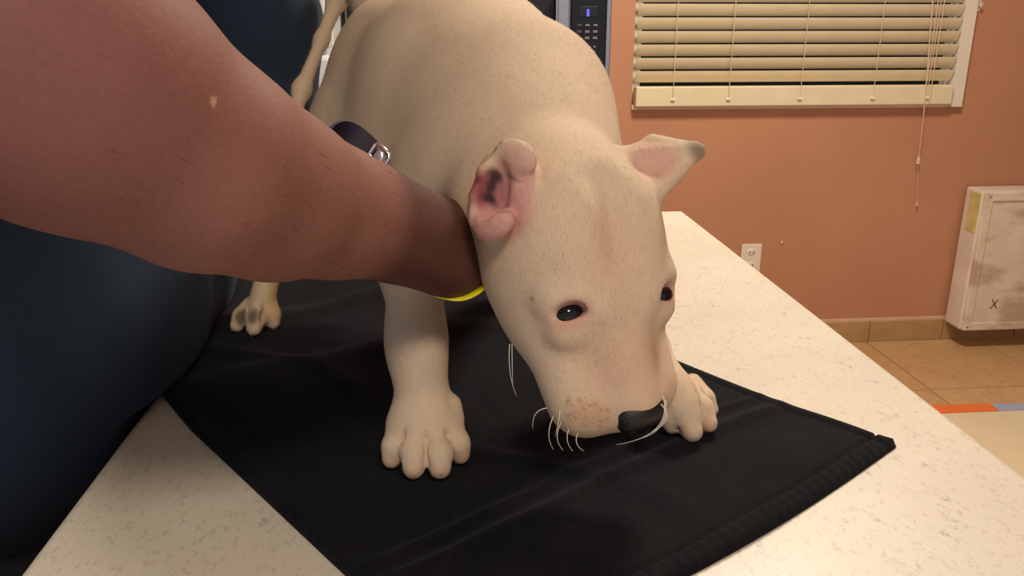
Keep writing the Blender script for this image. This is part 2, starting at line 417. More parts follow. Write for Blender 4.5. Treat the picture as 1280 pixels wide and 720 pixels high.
# outlet
q0, q1 = B(927, 305, WY), B(950, 328, WY)
ox0, ox1, oz1 = q0[0], q1[0], q0[2]; oz0 = oz1-.114; ocx = (ox0+ox1)/2
ot = empty('wall_outlet', (ocx, WY, (oz0+oz1)/2), 'white duplex power outlet on the terracotta wall behind the countertop edge', 'outlet')
box('cover_plate', (ox0, WY-.006, oz0), (ox1, WY-.0002, oz1), M['white_paint'], ot, .0025)
for dz in (.083, .031):
    s_ = BM(); s_.ball((ocx, WY-.0055, oz0+dz), (.017, .004, .0145)); so = s_.build('socket', M['white_paint'], ot, smooth=True)
    d_ = BM(); d_.box((ocx-.008, WY-.0105, oz0+dz-.004), (ocx-.0055, WY-.0085, oz0+dz+.006)); d_.box((ocx+.0055, WY-.0105, oz0+dz-.004), (ocx+.008, WY-.0085, oz0+dz+.006))
    d_.build('slot', M['black_plastic'], so)
# boxed panel low on the wall
PY = WY-.13
f0 = B(1226, 245, PY); f1 = B(1206, 413, PY); px0 = (f0[0]+f1[0])/2; pz1 = B(1226, 240, PY)[2]; pz0 = B(1206, 414, PY)[2]
pn = empty('wall_box', (px0+.3, WY-.06, pz0), 'grubby white boxed panel fixed low on the wall above the baseboard', 'wall box')
box('box_body', (px0, PY+.012, pz0), (px0+.62, WY-.017, pz1), M['panel_side'], pn, .008)
fp = box('front_panel', (px0+.004, PY, pz0+.004), (px0+.616, PY+.012, pz1-.004), M['panel'], pn, .004)
fb = BM()
for lo, hi in (((0, 0), (.03, 1)), ((.59, 0), (.62, 1)), ((.03, 0), (.59, .03)), ((.03, .97), (.59, 1))):
    H_ = pz1-pz0
    z0_ = pz0+.004 if lo[1] == 0 else pz1-.034; z1_ = pz1-.004 if hi[1] == 1 else pz0+.034
    fb.box((px0+.004+lo[0]*.98, PY-.006, z0_), (px0+.004+hi[0]*.98, PY, z1_), .002, 1)
fb.build('border_strip', M['panel'], pn)
for zz in (pz0+.018, pz1-.018):
    BM().ball((px0+.019, PY-.006, zz), (.003, .002, .003), u=10, v=6).build('screw', M['black_plastic'], pn)
st = BM(); st.box((px0-.0012, PY+.018, pz1-.16), (px0+.001, WY-.05, pz1-.012), .0005, 1); st.build('yellow_patch', M['yellow_stain'], pn, label='yellow stained patch')
qx = B(1243, 380, PY-.001)
for ang in (.6, -.55):
    mt = Matrix.Translation((qx[0], PY-.0006, qx[2])) @ Matrix.Rotation(ang, 4, 'Y')
    BM().box((-.0025, -.0005, -.022), (.0025, .0006, .022), mtx=mt).build('scuff_mark', M['smudge'], pn)
# play mat on the floor
o0 = G(1206, 515, .012); o1 = G(1252, 515, .012); 
mt_ = empty('floor_mat', (o0[0]+.4, o0[1]-.3, 0), 'off-white mat with orange and blue-grey edge lying on the tan floor', 'mat')
box('mat_sheet', (o0[0]-.25, o0[1]-.75, .0008), (o0[0]+.9, o0[1]-.001, .012), M['mat_white'], mt_, .004)
box('orange_edge', (o0[0]-.25, o0[1], .0008), (o1[0], o0[1]+.055, .014), M['orange'], mt_, .004, label='bright orange edge strip')
box('blue_edge', (o1[0]+.001, o0[1], .0008), (o0[0]+.9, o0[1]+.05, .013), M['blue_trim'], mt_, .004, label='pale blue-grey edge strip')

# ------------------------------------------------------------------ peninsula counter
CX0, CX1, CY0, CY1, CZ = -.240, .387, -.9, 1.295, .91
top = BM().box((CX0, CY0, CZ-.04), (CX1, CY1, CZ), .007, 4).build('countertop', M['laminate'], smooth=False)
tag(top, 'speckled cream laminate countertop of the peninsula under the black towel', 'countertop')
cb = empty('counter_base', (.07, .2, 0), 'brown wooden base cabinet carrying the speckled peninsula countertop', 'cabinet')
box('cabinet_body', (CX0+.03, CY0+.03, .0), (CX1-.03, CY1-.03, CZ-.041), M['cabinet'], cb, .002)
for k in range(4):
    y0 = CY0+.05+k*.52
    d_ = box('door', (CX1-.030, y0, .1), (CX1-.012, y0+.5, CZ-.07), M['cabinet'], cb, .003)
    BM().tube([(CX1-.012, y0+.44, .6), (CX1+.012, y0+.44, .61), (CX1+.012, y0+.44, .69), (CX1-.012, y0+.44, .70)], .004, 8).build('handle', M['steel'], d_)

# ------------------------------------------------------------------ microwave, its cabinet, fridge
MY = 2.50
mx0, mx1 = B(430, 10, MY)[0], B(764, 20, MY)[0]; mz0, mz1 = .925, 1.325
bc = empty('base_cabinet', ((mx0+mx1)/2, 2.7, 0), 'brown wooden base cabinet under the microwave at the far wall', 'cabinet')
box('cabinet_body', (mx0+.001, MY-.08, 0), (mx1-.004, WY-.017, .868), M['cabinet'], bc, .002)
for k in range(2):
    x0 = mx0+.004+k*(mx1-mx0)/2
    d_ = box('door', (x0, MY-.098, .1), (x0+(mx1-mx0)/2-.01, MY-.08, .85), M['cabinet'], bc, .003)
    BM().tube([(x0+.05, MY-.098, .7), (x0+.05, MY-.12, .71), (x0+.05, MY-.12, .79), (x0+.05, MY-.098, .8)], .004, 8).build('handle', M['steel'], d_)
wt = box('worktop', (mx0, MY-.1, .87), (mx1, WY-.001, .912), M['laminate'], None, .005)
tag(wt, 'speckled cream worktop at the far wall under the microwave', 'worktop')
mw = empty('microwave', ((mx0+mx1)/2, MY+.2, .912), 'black and steel microwave oven on the far worktop behind the puppy', 'microwave')
box('casing', (mx0, MY+.012, mz0), (mx1, WY-.05, mz1), M['steel'], mw, .004)
for x in (mx0+.05, mx1-.05):
    for y in (MY+.06, WY-.1): BM().tube([(x, y, .9122), (x, y, mz0)], .012, 10).build('foot', M['black_plastic'], mw)
hx0, hx1 = B(694, 20, MY-.04)[0], B(713, 20, MY-.04)[0]; cx0, cx1 = B(713, 20, MY)[0], B(757, 20, MY)[0]
dr = box('door', (mx0+.006, MY-.012, mz0+.006), (cx0-.004, MY+.012, mz1-.006), M['black_plastic'], mw, .004)
box('door_window', (mx0+.05, MY-.0145, mz0+.05), (hx0-.010, MY-.0115, mz1-.06), M['oven_glass'], dr, .001)
hb = BM(); hb.box((hx0, MY-.055, mz0+.03), (hx1, MY-.035, mz1-.03), .008, 3)
hb.box((hx0+.01, MY-.036, mz0+.04), (hx1-.01, MY-.011, mz0+.07)); hb.box((hx0+.01, MY-.036, mz1-.07), (hx1-.01, MY-.011, mz1-.04))
hb.build('handle', M['steel'], mw, smooth=False, label='brushed steel door handle')
cp = box('control_panel', (cx0, MY-.010, mz0+.006), (cx1, MY+.012, mz1-.006), M['black_plastic'], mw, .003)
box('side_trim', (cx1+.001, MY-.008, mz0+.004), (mx1, MY+.012, mz1-.004), M['steel'], mw, .003)
a_, b_ = B(724, 21, MY-.01), B(747, 8, MY-.01)
ds = box('display', (a_[0], MY-.0125, a_[2]), (b_[0], MY-.0095, b_[2]), M['display'], cp, .0008)
e_ = B(735, 16, MY-.012)
BM().box((e_[0]-.004, MY-.0135, e_[2]-.010), (e_[0]+.004, MY-.012, e_[2]+.010), .001, 1).build('display_digit', M['led'], cp)
b0 = None
for row, (yy, hh) in enumerate(((31.5, 2.4), (39.5, 3), (47.5, 3), (58.5, 2.6), (65, 2.6), (71, 2.6), (77, 2.4), (94, 3))):
    for cI, xx in enumerate((724.5, 734.5, 744.5)):
        if row == 7 and cI != 2: continue
        e_ = B(xx - (yy-30)*.05, yy, MY-.0105); ww = .0065 if row < 3 else .0032
        mtl = M['button'] if cI and row < 7 else M['button_dim']
        box('button', (e_[0]-ww, MY-.0122, e_[2]-hh*.0011), (e_[0]+ww, MY-.0098, e_[2]+hh*.0011), mtl, cp, .0006)
# fridge
fx1 = mx0-.012; fx0 = fx1-.76
fg = empty('refrigerator', ((fx0+fx1)/2, 2.6, 0), 'white refrigerator at the far wall left of the microwave', 'refrigerator')
box('cabinet_body', (fx0, 2.30, .03), (fx1, WY-.03, 1.72), M['fridge'], fg, .008)
for z0, z1 in ((.06, 1.12), (1.135, 1.71)):
    d_ = box('door', (fx0, 2.24, z0), (fx1, 2.297, z1), M['fridge'], fg, .012)
    BM().tube([(fx0+.06, 2.242, z0+.12), (fx0+.06, 2.21, z0+.14), (fx0+.06, 2.21, z0+.4), (fx0+.06, 2.242, z0+.42)], .010, 8).build('handle', M['fridge'], d_)
for x in (fx0+.06, fx1-.06):
    for y in (2.36, WY-.1): BM().tube([(x, y, 0), (x, y, .031)], .02, 10).build('foot', M['black_plastic'], fg)

# ------------------------------------------------------------------ towel
TA = np.array((.3185, .507)); TU = nrm((-.846, -.533)); TV = np.array((TU[1], -TU[0])); TWD, TLN = .395, .76
if TV[1] < 0: TV = -TV
nu, nv = 170, 310
def towel_pt(i, j):
    u = TWD*i/nu; v = TLN*j/nv; 
    ev = .012*math.sin(u/TWD*math.pi)**1*-1.0                      # near hem bows out a little
    vv = v + (1-v/TLN)**3*(-.010*math.sin(math.pi*u/TWD)) 
    uu = u + (1-u/TWD)**2*(.012*math.sin(v*9))*min(1, v*12) - .022*max(0, 1-v/.33)*(u/TWD)
    p = TA+TU*uu+TV*vv
    p3 = Vector((p[0]*6, p[1]*6, 3.3))
    z = .0050
    z += .0030*max(0, noise.noise(p3)) + .0016*noise.noise(p3*3.1)
    # long soft folds pushed up by the paws
    z += .0055*max(0, math.sin((v*38+2.0*noise.noise(Vector((u*7, v*4, 0))))))**3*min(1, max(0, (v-.30)/.1))
    z += .0035*math.exp(-((v-.088-.008*math.sin(u*11))/.006)**2)                  # woven border ridge
    z += .0022*math.exp(-((v-.108-.008*math.sin(u*11))/.004)**2)
    z += .003*math.exp(-((u-.2-.25*v+.02*math.sin(v*22))/.012)**2)*min(1, v*6)
    z = .0050+(z-.0050)*min(1, min(u, TWD-u)/.03+.15)
    hem = min(u, TWD-u, v+.0, TLN-v)
    if v < .014: z += .0012+.0005*math.sin(u*620+v*260)             # ribbed rolled hem
    elif v < .017: z -= .0020
    if u < .010 or TWD-u < .010: z += .0012
    elif u < .013: z -= .001
    e = max(0, 1-hem/.0035); z *= math.sqrt(max(.02, 1-e*e*.98))
    x, y = p; zz = CZ+z
    if x < CX0+.004:                                               # hangs over the counter edge
        over = CX0+.004-x; a = min(over/.012, 1)*math.pi/2; x = CX0+.004-.012*math.sin(a)*.8-z*math.sin(a); zz = CZ+z*math.cos(a)-.012*(1-math.cos(a))-max(0, over-.012)
    return (x, y, zz)
vt = [towel_pt(i, j) for j in range(nv+1) for i in range(nu+1)]
n0_ = len(vt)
vb = []
for x, y, z in vt: vb.append((x, y, min(z-.0003, CZ+.0006)) if x > CX0-.001 else (x+.003, y, z))
idx_ = lambda i, j: j*(nu+1)+i
fc = [(idx_(i, j), idx_(i, j+1), idx_(i+1, j+1), idx_(i+1, j)) for j in range(nv) for i in range(nu)]
fcb = [tuple(n0_+q for q in f[::-1]) for f in fc]
rim = [idx_(i, 0) for i in range(nu+1)]+[idx_(nu, j) for j in range(1, nv+1)]+[idx_(i, nv) for i in range(nu-1, -1, -1)]+[idx_(0, j) for j in range(nv-1, 0, -1)]
fr_ = [(rim[k], rim[(k+1) % len(rim)], n0_+rim[(k+1) % len(rim)], n0_+rim[k]) for k in range(len(rim))]
me = bpy.data.meshes.new('towel'); me.from_pydata(vt+vb, [], fc+fcb+fr_)
bm_ = bmesh.new(); bm_.from_mesh(me); bmesh.ops.recalc_face_normals(bm_, faces=bm_.faces[:]); bm_.to_mesh(me); bm_.free()
tw = link('towel', me, M['towel'], smooth=True, label='black towel spread flat on the speckled countertop under the puppy', cat='towel')

# ------------------------------------------------------------------ puppy
BB = -FW
hf = nrm(.30*RW-.93*UW+.20*BB); hu0 = nrm(BB-(BB@hf)*hf); hr0 = nrm(RW-(RW@hf)*hf-(RW@hu0)*hu0)
AL = math.radians(25); hu = math.cos(AL)*hu0+math.sin(AL)*hr0; hl = math.cos(AL)*hr0-math.sin(AL)*hu0
HO = W(715, 287, .51)
hp = lambda x, y, z: HO+(hl*x+hf*y+hu*z)*.01
HAX = np.array((hl, hf, hu)); VAX = np.array((RW, UW, BB)); cm = lambda *a: tuple(v*.01 for v in a)
D = Field((-.27, .33, .90), (.27, 1.0, 1.27), .0019)
# trunk
pel, mid, sho = W(525, 103, .79), W(580, 112, .70), W(640, 152, .63)
D.chain([pel, mid, sho], [.0815, .081, .073], .03)
D.cone(W(500, 205, .75), W(590, 245, .635), .060, .060, .05)
D.cone(sho, W(660, 205, .585), .070, .060, .03)
D.cone(W(655, 200, .585), hp(0, -.5, -1.5), .058, .048, .03)
D.ell(W(592, 255, .60), (.045, .045, .055), None, .03); D.ell(W(617, 262, .530), (.026, .026, .030), None, .022)
# right front leg
fpz = CZ+.0065
rp = G(531, 530, fpz+.022)
D.chain([W(560, 235, .615), W(516, 330, .592), W(520, 415, .578), rp+(-.004, .012, .048), rp+(0, .004, .006)], [.040, .0225, .0178, .0165, .0205], .016)
D.ell(rp+(0, -.004, 0), (.026, .024, .018), None, .012)
def toes(lst, gr=1.0):
    tips = []
    for (kx, ky, tx, ty, r) in lst:
        a, m_, b = G(kx, ky, fpz+.0215), G((kx+2*tx)/3, (ky+2*ty)/3-3, fpz+.0145), G(tx, ty, fpz+.0075)
        D.cone(a, m_, r*1.12, r*1.1, .0035); D.cone(m_, b, r*1.08, r*.82, .003); tips.append((a, m_, b))
    for p, q in zip(tips, tips[1:]):
        a = (p[0]+q[0])/2+(0, 0, .010); m_ = (p[1]+q[1])/2+(0, 0, .006); b = (p[2]+q[2])/2+(0, -.002, .002)
        D.cone(m_+(0, 0, .011), m_+(0, 0, .004), .0006, .0012, .003, sub=True); D.cone(m_+(0, 0, .004), b, .0012*gr, .0017*gr, .003, sub=True)
toes(((503, 538, 490, 573, .0084), (520, 537, 517, 585, .0090), (545, 537, 550, 585, .0090), (563, 538, 575, 568, .0082)))
D.cone(W(566, 505, .568), W(569, 520, .566), .006, .005, .005)
# left front leg
lp = G(846, 502, fpz+.021)
D.chain([W(715, 240, .62), W(760, 370, .64), W(803, 432, .645), lp+(-.006, .006, .010)], [.042, .025, .0165, .0160], .016)
D.ell(lp, (.0165, .0215, .0155), None, .012)
toes(((828, 503, 840, 532, .0076), (843, 496, 865, 539, .0096), (859, 486, 885, 529, .0086), (866, 478, 890, 512, .0062)), 1.7)
# hind legs
hpw = G(322, 390, fpz+.018)
D.cone(pel, W(464, 170, .78), .075, .057, .03); D.chain([W(464, 170, .78), W(415, 250, .75), W(360, 290, .86), hpw+(.012, .025, .045), hpw+(.003, .006, .006)], [.055, .036, .017, .0118, .0125], .014)
D.ell(hpw+(0, -.002, -.004), (.0145, .016, .010), None, .006)
toes(((314, 382, 296, 407, .0080), (324, 384, 317, 411, .0086), (336, 382, 341, 403, .0082)), 1.0)
lh = np.array((.095, .82, fpz))
D.chain([pel, W(600, 230, .78), np.array((.085, .87, 1.0)), lh+(0, .02, .02)], [.07, .04, .02, .017], .02)
D.ell(lh+(0, 0, .014), (.020, .028, .014), None, .01)
for dx in (-.014, -.005, .005, .014): D.cone(lh+(dx*.6, 0, .014), lh+(dx, -.028, .009), .010, .0085, .004)
# tail
D.chain([W(475, 5, .82), W(440, -35, .85), W(421, 0, .845), W(402, 50, .83), W(377, 112, .81), W(366, 150, .79)], [.03, .014, .0085, .0056, .0072, .007], .012)
# head
D.ell(hp(0, 0, 0), cm(5.15, 6.2, 4.7), HAX, .02)
D.cone(hp(-1.6, .2, 1.6), hp(-1.7, 4.2, 1.4), .030, .024, .015); D.cone(hp(1.6, .2, 1.6), hp(1.7, 4.2, 1.4), .030, .024, .015)
for sx in (-1, 1):
    D.ell(hp(sx*3.0, 2.8, -1.6), cm(2.5, 4.2, 3.2), HAX, .02)
    D.cone(hp(sx*2.0, 5.0, -1.6), hp(sx*1.9, 9.9, -1.7), .026, .0240, .014)
    D.cone(hp(sx*1.3, 5.4, 2.35), hp(sx*3.6, 4.3, 1.75), .0085, .0095, .010)        # brow
D.cone(hp(0, 4.6, 1.0), hp(0, 10.7, .35), .022, .0165, .014)
D.cone(hp(0, 4, -3.4), hp(0, 9.4, -3.6), .024, .017, .015)
D.ell(hp(0, 11.2, -.6), cm(2.0, 1.1, 1.4), HAX, .01)
for sx in (-1, 1):
    D.ell(hp(sx*3.15, 5.65-(.28 if sx < 0 else 0), 2.35), cm(.96, .56, .9), HAX, .005, sub=True)           # eye sockets
    D.chain([hp(sx*3.95, 5.25-(.28 if sx < 0 else 0), 1.55), hp(sx*3.1, 4.98-(.28 if sx < 0 else 0), 2.05), hp(sx*2.3, 5.25-(.28 if sx < 0 else 0), 2.25)], [.0028, .0036, .0028], .004)
    D.ell(hp(sx*3.05, 6.25, 1.25), cm(1.0, .7, .75), HAX, .012)                      # lower lid pouch
D.cone(hp(.2, -1, 5.15), hp(.2, 3.0, 4.75), .003, .0035, .02, sub=True)                # forehead furrow
D.cone(hp(-1.9, 11.2, -2.6), hp(-.1, 12.2, -1.6), .0016, .0016, .005, sub=True)
# right ear: open cup with folded-over top flap
e1 = lambda x, y, d: W(x, y, d)
ez = nrm(BB*.75-RW*.65); ey = nrm(UW-(UW@ez)*ez); ex = np.cross(ey, ez); EAX = np.array((ex, ey, ez))
D.ell(W(627, 240, .484), (.0195, .0265, .012), EAX, .006)
D.ell(W(616, 262, .486), (.016, .018, .012), EAX, .006)
rot = lambda a: np.array((ex*math.cos(a)+ey*math.sin(a), ey*math.cos(a)-ex*math.sin(a), ez))
D.ell(W(644, 197, .468), (.0160, .0105, .0065), rot(-.35), .0035)
D.ell(W(652, 216, .472), (.0085, .0120, .0075), rot(.2), .0035)
D.ell(W(652, 246, .470), (.0105, .0165, .0080), rot(.15), .0035)
D.ell(W(617, 279, .466), (.0150, .0100, .0075), rot(.25), .0035)
D.chain([W(624, 196, .474), W(603, 214, .474), W(593, 244, .474), W(592, 276, .474)], [.0036, .0030, .0030, .0035], .003)
D.ell(W(613, 236, .464), (.0085, .0185, .013), rot(-.15), .003, sub=True)
D.cone(W(628, 214, .458), W(656, 228, .462), .0026, .0016, .003, sub=True)
D.cone(W(640, 262, .460), W(622, 258, .458), .0016, .0030, .003, sub=True)
# left ear: triangular flap
a_, b_, c_ = W(768, 198, .515), W(822, 238, .502), W(868, 190, .512)
D.tri(a_, b_, c_, .0042, .010); D.tri(W(768, 198, .515), W(812, 179, .520), W(868, 188, .513), .0038, .006); D.tri(W(822, 238, .502), W(838, 230, .508), W(868, 190, .512), .0032, .006)
D.cone(W(815, 176, .522), W(873, 189, .516), .0042, .0042, .005)
D.ell(W(812, 206, .497), (.010, .012, .005), None, .006, sub=True)
V, Q = D.mesh(1)
FUR = np.array(srgb(217,193,165)[:3]); PINK = np.array(srgb(206,146,132)[:3]); RED = np.array(srgb(150,62,66)[:3]); DRK = np.array(srgb(52,34,40)[:3])
col = np.tile(FUR, (len(V), 1))
dab(V, col, hp(0, 8.5, .5), cm(4.6, 5.5, 4), srgb(206,163,137)[:3], .75, HAX, .8)      # muzzle skin shows through
dab(V, col, hp(-.5, 3, 4), cm(4.2, 5, 3), srgb(211,179,152)[:3], .7, HAX, .8)
for sx in (-1, 1):
    dab(V, col, hp(sx*3.2, 5.55, 2.2), cm(1.9, 1.4, 2.0), PINK, .8, HAX, .8)
    dab(V, col, hp(sx*3.15, 5.6-(.28 if sx < 0 else 0), 2.2), cm(.95, .60, 1.2), srgb(150,92,96)[:3], .7, HAX, .4)
dab(V, col, hp(-1.0, 11.2, -1.2), cm(2.4, 1.5, 2.6), srgb(206,150,124)[:3], .8, HAX, .7)
rs = random.Random(7)
for k in range(26):
    dab(V, col, hp(-1.4-rs.random()*2.3, 9.6+rs.random()*2.0, rs.random()*2.2-1.2), .0013+.0008*rs.random(), srgb(150,100,66)[:3], .55, None, .6)
for k in range(34):
    dab(V, col, W(705+rs.random()*58, 498+rs.random()*38, .47), (.0010+.0006*rs.random(),)*2+(.03,), srgb(150,98,64)[:3], .6, VAX, .7)
dab(V, col, W(735, 520, .47), (.021, .013, .03), srgb(196,142,108)[:3], .5, VAX, .8)
dab(V, col, W(667, 373, .468), .0022, srgb(130,96,70)[:3], .9, None, .5)
dab(V, col, W(632, 250, .470), (.026, .025, .014), srgb(206,146,142)[:3], .9, EAX, .5)
dab(V, col, W(650, 206, .464), (.022, .016, .022), srgb(208,164,150)[:3], .8, EAX, .6)
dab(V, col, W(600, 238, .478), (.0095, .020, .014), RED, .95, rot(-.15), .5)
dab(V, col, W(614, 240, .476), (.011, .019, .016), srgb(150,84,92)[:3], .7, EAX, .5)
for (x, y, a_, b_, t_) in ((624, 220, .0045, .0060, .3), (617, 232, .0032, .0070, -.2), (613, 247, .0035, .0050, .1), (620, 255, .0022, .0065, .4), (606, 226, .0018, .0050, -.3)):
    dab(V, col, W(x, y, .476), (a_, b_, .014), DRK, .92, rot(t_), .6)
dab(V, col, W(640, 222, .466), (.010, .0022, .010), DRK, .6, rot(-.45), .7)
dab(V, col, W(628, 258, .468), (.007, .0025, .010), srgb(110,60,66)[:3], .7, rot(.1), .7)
for (x, y, r_) in ((596, 290, .005), (606, 294, .004), (617, 187, .005), (662, 262, .003), (628, 178, .004)): dab(V, col, W(x, y, .474), (r_, r_*.6, .012), srgb(96,72,62)[:3], .75, EAX, .7)
dab(V, col, W(815, 205, .51), (.024, .024, .02), srgb(214,166,150)[:3], .8, None, .6)
dab(V, col, W(869, 188, .512), (.010, .020, .010), srgb(104,90,78)[:3], .8, None, .8)
dab(V, col, W(615, 278, .462), (.023, .017, .024), srgb(206,150,144)[:3], .85, EAX, .45)
dab(V, col, W(822, 236, .505), (.008, .006, .012), srgb(150,104,92)[:3], .6, None, .7)
for (tx, ty, f_) in ((491, 577, .5), (517, 590, .5), (551, 590, .5), (577, 573, .5), (852, 543, .5), (880, 537, .5)):
    dab(V, col, G(tx, ty, fpz+.006), .011, srgb(196,146,118)[:3], f_, None, .8)
for (tx, ty) in ((300, 397), (319, 396)): dab(V, col, G(tx, ty, fpz+.017), (.0070, .011, .03), srgb(92,78,70)[:3], .85, VAX, .6)
for (tx, ty) in ((308, 392), (329, 394)): dab(V, col, G(tx, ty, fpz+.017), (.0018, .011, .03), srgb(52,40,38)[:3], .8, VAX, .6)
dab(V, col, G(345, 375, 0.95), (.016, .05, .04), srgb(214,172,108)[:3], .7, None, .7)
puppy = empty('puppy', (.03, .68, CZ+.006), 'white short-haired puppy with cropped ears standing head down on the black towel', 'dog')
link('body', to_mesh('body', V, Q, col), M['fur'], puppy)
# short lying coat: thin hairs following the body, one mesh
rf = np.random.default_rng(5)
Nq = np.cross(V[Q[:, 2]]-V[Q[:, 0]], V[Q[:, 3]]-V[Q[:, 1]]); ar = np.linalg.norm(Nq, axis=1); Nq = Nq/np.maximum(ar, 1e-12)[:, None]
pick = rf.choice(len(Q), 70000, p=ar/ar.sum()); wq = rf.dirichlet((1, 1, 1, 1), len(pick))
hp_ = (V[Q[pick]]*wq[:, :, None]).sum(1); hn = Nq[pick]
flow = np.where((hp_@hf > (HO@hf)-.05)[:, None], -hf[None], nrm(np.array((-.25, .85, -.45)))[None]); flow = flow+rf.normal(0, .22, flow.shape)
legm = hp_[:, 2] < 1.03; flow[legm & (hp_@hf < (HO@hf)+.03)] = flow[legm & (hp_@hf < (HO@hf)+.03)]*.3+np.array((0, 0, -1.0))
flow = flow-hn*(flow*hn).sum(1)[:, None]; flow /= np.maximum(np.linalg.norm(flow, axis=1), 1e-6)[:, None]
dn = flow*.96+hn*.2; sd = np.cross(flow, hn); Lh = rf.uniform(.0025, .0050, len(pick))[:, None]
keep = np.ones(len(pick), bool)
for c_, r_ in ((hp(-3.1, 5.4, 2), .014), (hp(3.1, 5.6, 2), .014), (hp(0, 12, .3), .026), (W(618, 242, .475), .018)): keep &= np.linalg.norm(hp_-c_, axis=1) > r_
hp_, hn, dn, sd, Lh = hp_[keep], hn[keep], dn[keep], sd[keep], Lh[keep]
tv = np.stack([hp_-sd*.00013-hn*.0002, hp_+sd*.00013-hn*.0002, hp_+dn*Lh], 1).reshape(-1, 3)
fm = bpy.data.meshes.new('fur'); n_ = len(hp_); fm.vertices.add(3*n_); fm.vertices.foreach_set('co', tv.astype(np.float32).ravel())
fm.loops.add(3*n_); fm.loops.foreach_set('vertex_index', np.arange(3*n_, dtype=np.int32)); fm.polygons.add(n_); fm.polygons.foreach_set('loop_start', np.arange(0, 3*n_, 3, dtype=np.int32))
fm.update(calc_edges=True)
hc_ = np.repeat((col[Q[pick][keep]]*wq[keep][:, :, None]).sum(1), 3, 0); at_ = fm.color_attributes.new('coat', 'FLOAT_COLOR', 'POINT')
at_.data.foreach_set('color', np.concatenate([hc_, np.ones((3*n_, 1))], 1).astype(np.float32).ravel())
link('fur', fm, M['fur'], puppy, kind='stuff')
# eyes, nose, claws, whiskers
for sx in (-1, 1):
    BM().ball(hp(sx*3.06, 5.63-(.28 if sx < 0 else 0), 1.80), cm(.92, .68, .80), HAX).build('eye', M['eye'], puppy, smooth=True)
NF = Field(hp(0, 11.6, -.4)-.03, hp(0, 11.6, -.4)+.03, .0009)
NF.ell(hp(0, 11.7, .75), cm(1.6, 1.0, .85), HAX, .004); NF.ell(hp(0, 12.1, -.3), cm(1.15, .85, .95), HAX, .005)
for sx in (-1, 1):
    NF.ell(hp(sx*.8, 12.2, .35), cm(.75, .55, .62), HAX, .003); NF.ell(hp(sx*.72, 12.8, .3), cm(.32, .35, .28), HAX, .002, sub=True)
    NF.cone(hp(sx*1.0, 12.65, .1), hp(sx*1.6, 12.1, -.15), .0014, .0011, .0015, sub=True)
NF.cone(hp(0, 12.9, .8), hp(0, 12.75, -1.2), .0008, .0008, .0012, sub=True)
v_, q_ = NF.mesh(1); link('nose', to_mesh('nose', v_, q_), M['nose'], puppy)
for (tx, ty, dx, dy, z) in ((491, 577, -4, 9, .005), (517, 592, 1, 8, .005), (551, 592, 2, 8, .005), (577, 575, 3, 9, .004), (867, 543, 3, 9, .004), (886, 533, 3, 9, .004), (296, 409, -3, 5, .004), (317, 413, -1, 5, .004), (339, 405, 1, 5, .004)):
    a = G(tx, ty-3, fpz+z+.003); b = G(tx+dx*.7, ty+dy*.55, fpz+z*.35)
    BM().tube([a, (a+b)/2+(0, 0, .001), b], [.0030, .0024, .0006], 8).build('claw', M['claw'], puppy, smooth=True)
def curve_pts(ps, n=12):
    ps = [np.asarray(p, float) for p in ps]; out = []
    for k in range(n+1):
        t = k/n; a = [p for p in ps]
        while len(a) > 1: a = [x*(1-t)+y*t for x, y in zip(a, a[1:])]
        out.append(a[0])
    return out
wk = [((637, 430, .50), (634, 470, .50), (646, 495, .50)), ((640, 428, .50), (640, 455, .50), (641, 480, .50)),
      ((684, 510, .49), (664, 512, .49), (666, 536, .49)), ((692, 520, .485), (680, 545, .48), (692, 562, .48)),
      ((702, 527, .485), (690, 548, .48), (704, 563, .48)), ((712, 535, .485), (704, 550, .48), (716, 564, .475)), ((722, 542, .48), (716, 556, .475), (730, 564, .475)),
      ((826, 505, .462), (846, 525, .46), (812, 542, .458)), ((829, 495, .462), (842, 545, .46), (770, 556, .46)), ((832, 500, .464), (836, 540, .46), (800, 548, .46)),
      ((700, 512, .47), (700, 520, .465), (694, 545, .465))]
for ps in wk:
    BM().tube(curve_pts([W(*p) for p in ps]), [.00030*(1-.7*k/12) for k in range(13)], 5).build('whisker', M['whisker'], puppy, smooth=True)

# ------------------------------------------------------------------ person
person = empty('person', (-.47, .66, 0), 'person in navy shirt and trousers leaning over the counter with one arm under the puppy', 'person')

A = Field((-.60, .17, .96), (.12, 1.10, 1.82), .0026)
el, mf, wr = W(20, 66, .31), W(265, 192, .36), W(448, 262, .445)
shR, shL = np.array((-.36, .44, 1.44)), np.array((-.30, .88, 1.42))
A.chain([shR, el], [.060, .054], .03)
A.chain([el, W(105, 116, .325), W(255, 206, .36), W(340, 243, .395), W(418, 266, .43), W(480, 288, .463)], [.054, .0540, .0445, .0393, .0325, .0250], .012)
# hand: four metacarpals, four bent fingers, thumb
kns = [W(566, 283, .535), W(572, 292, .530), W(577, 317, .525), W(578, 340, .520)]
wst = [W(462, 252, .452), W(466, 264, .450), W(468, 276, .447), W(466, 290, .446)]
for a_, b_ in zip(wst, kns): A.cone(a_, b_, .0185, .0142, .014)
A.cone(W(475, 298, .455), W(560, 342, .512), .016, .0142, .014)
for k_, (p_, t_, r_) in zip(kns, ((W(612, 268, .575), W(640, 262, .600), .0090), (W(622, 296, .570), W(652, 296, .598), .0093), (W(624, 322, .562), W(654, 324, .588), .0088), (W(617, 345, .552), W(640, 350, .572), .0078))):
    A.chain([k_, p_, t_], [.0115, r_, r_*.85], .005)
A.chain([W(490, 262, .475), W(542, 266, .545), W(566, 246, .585)], [.015, .011, .0095], .008)
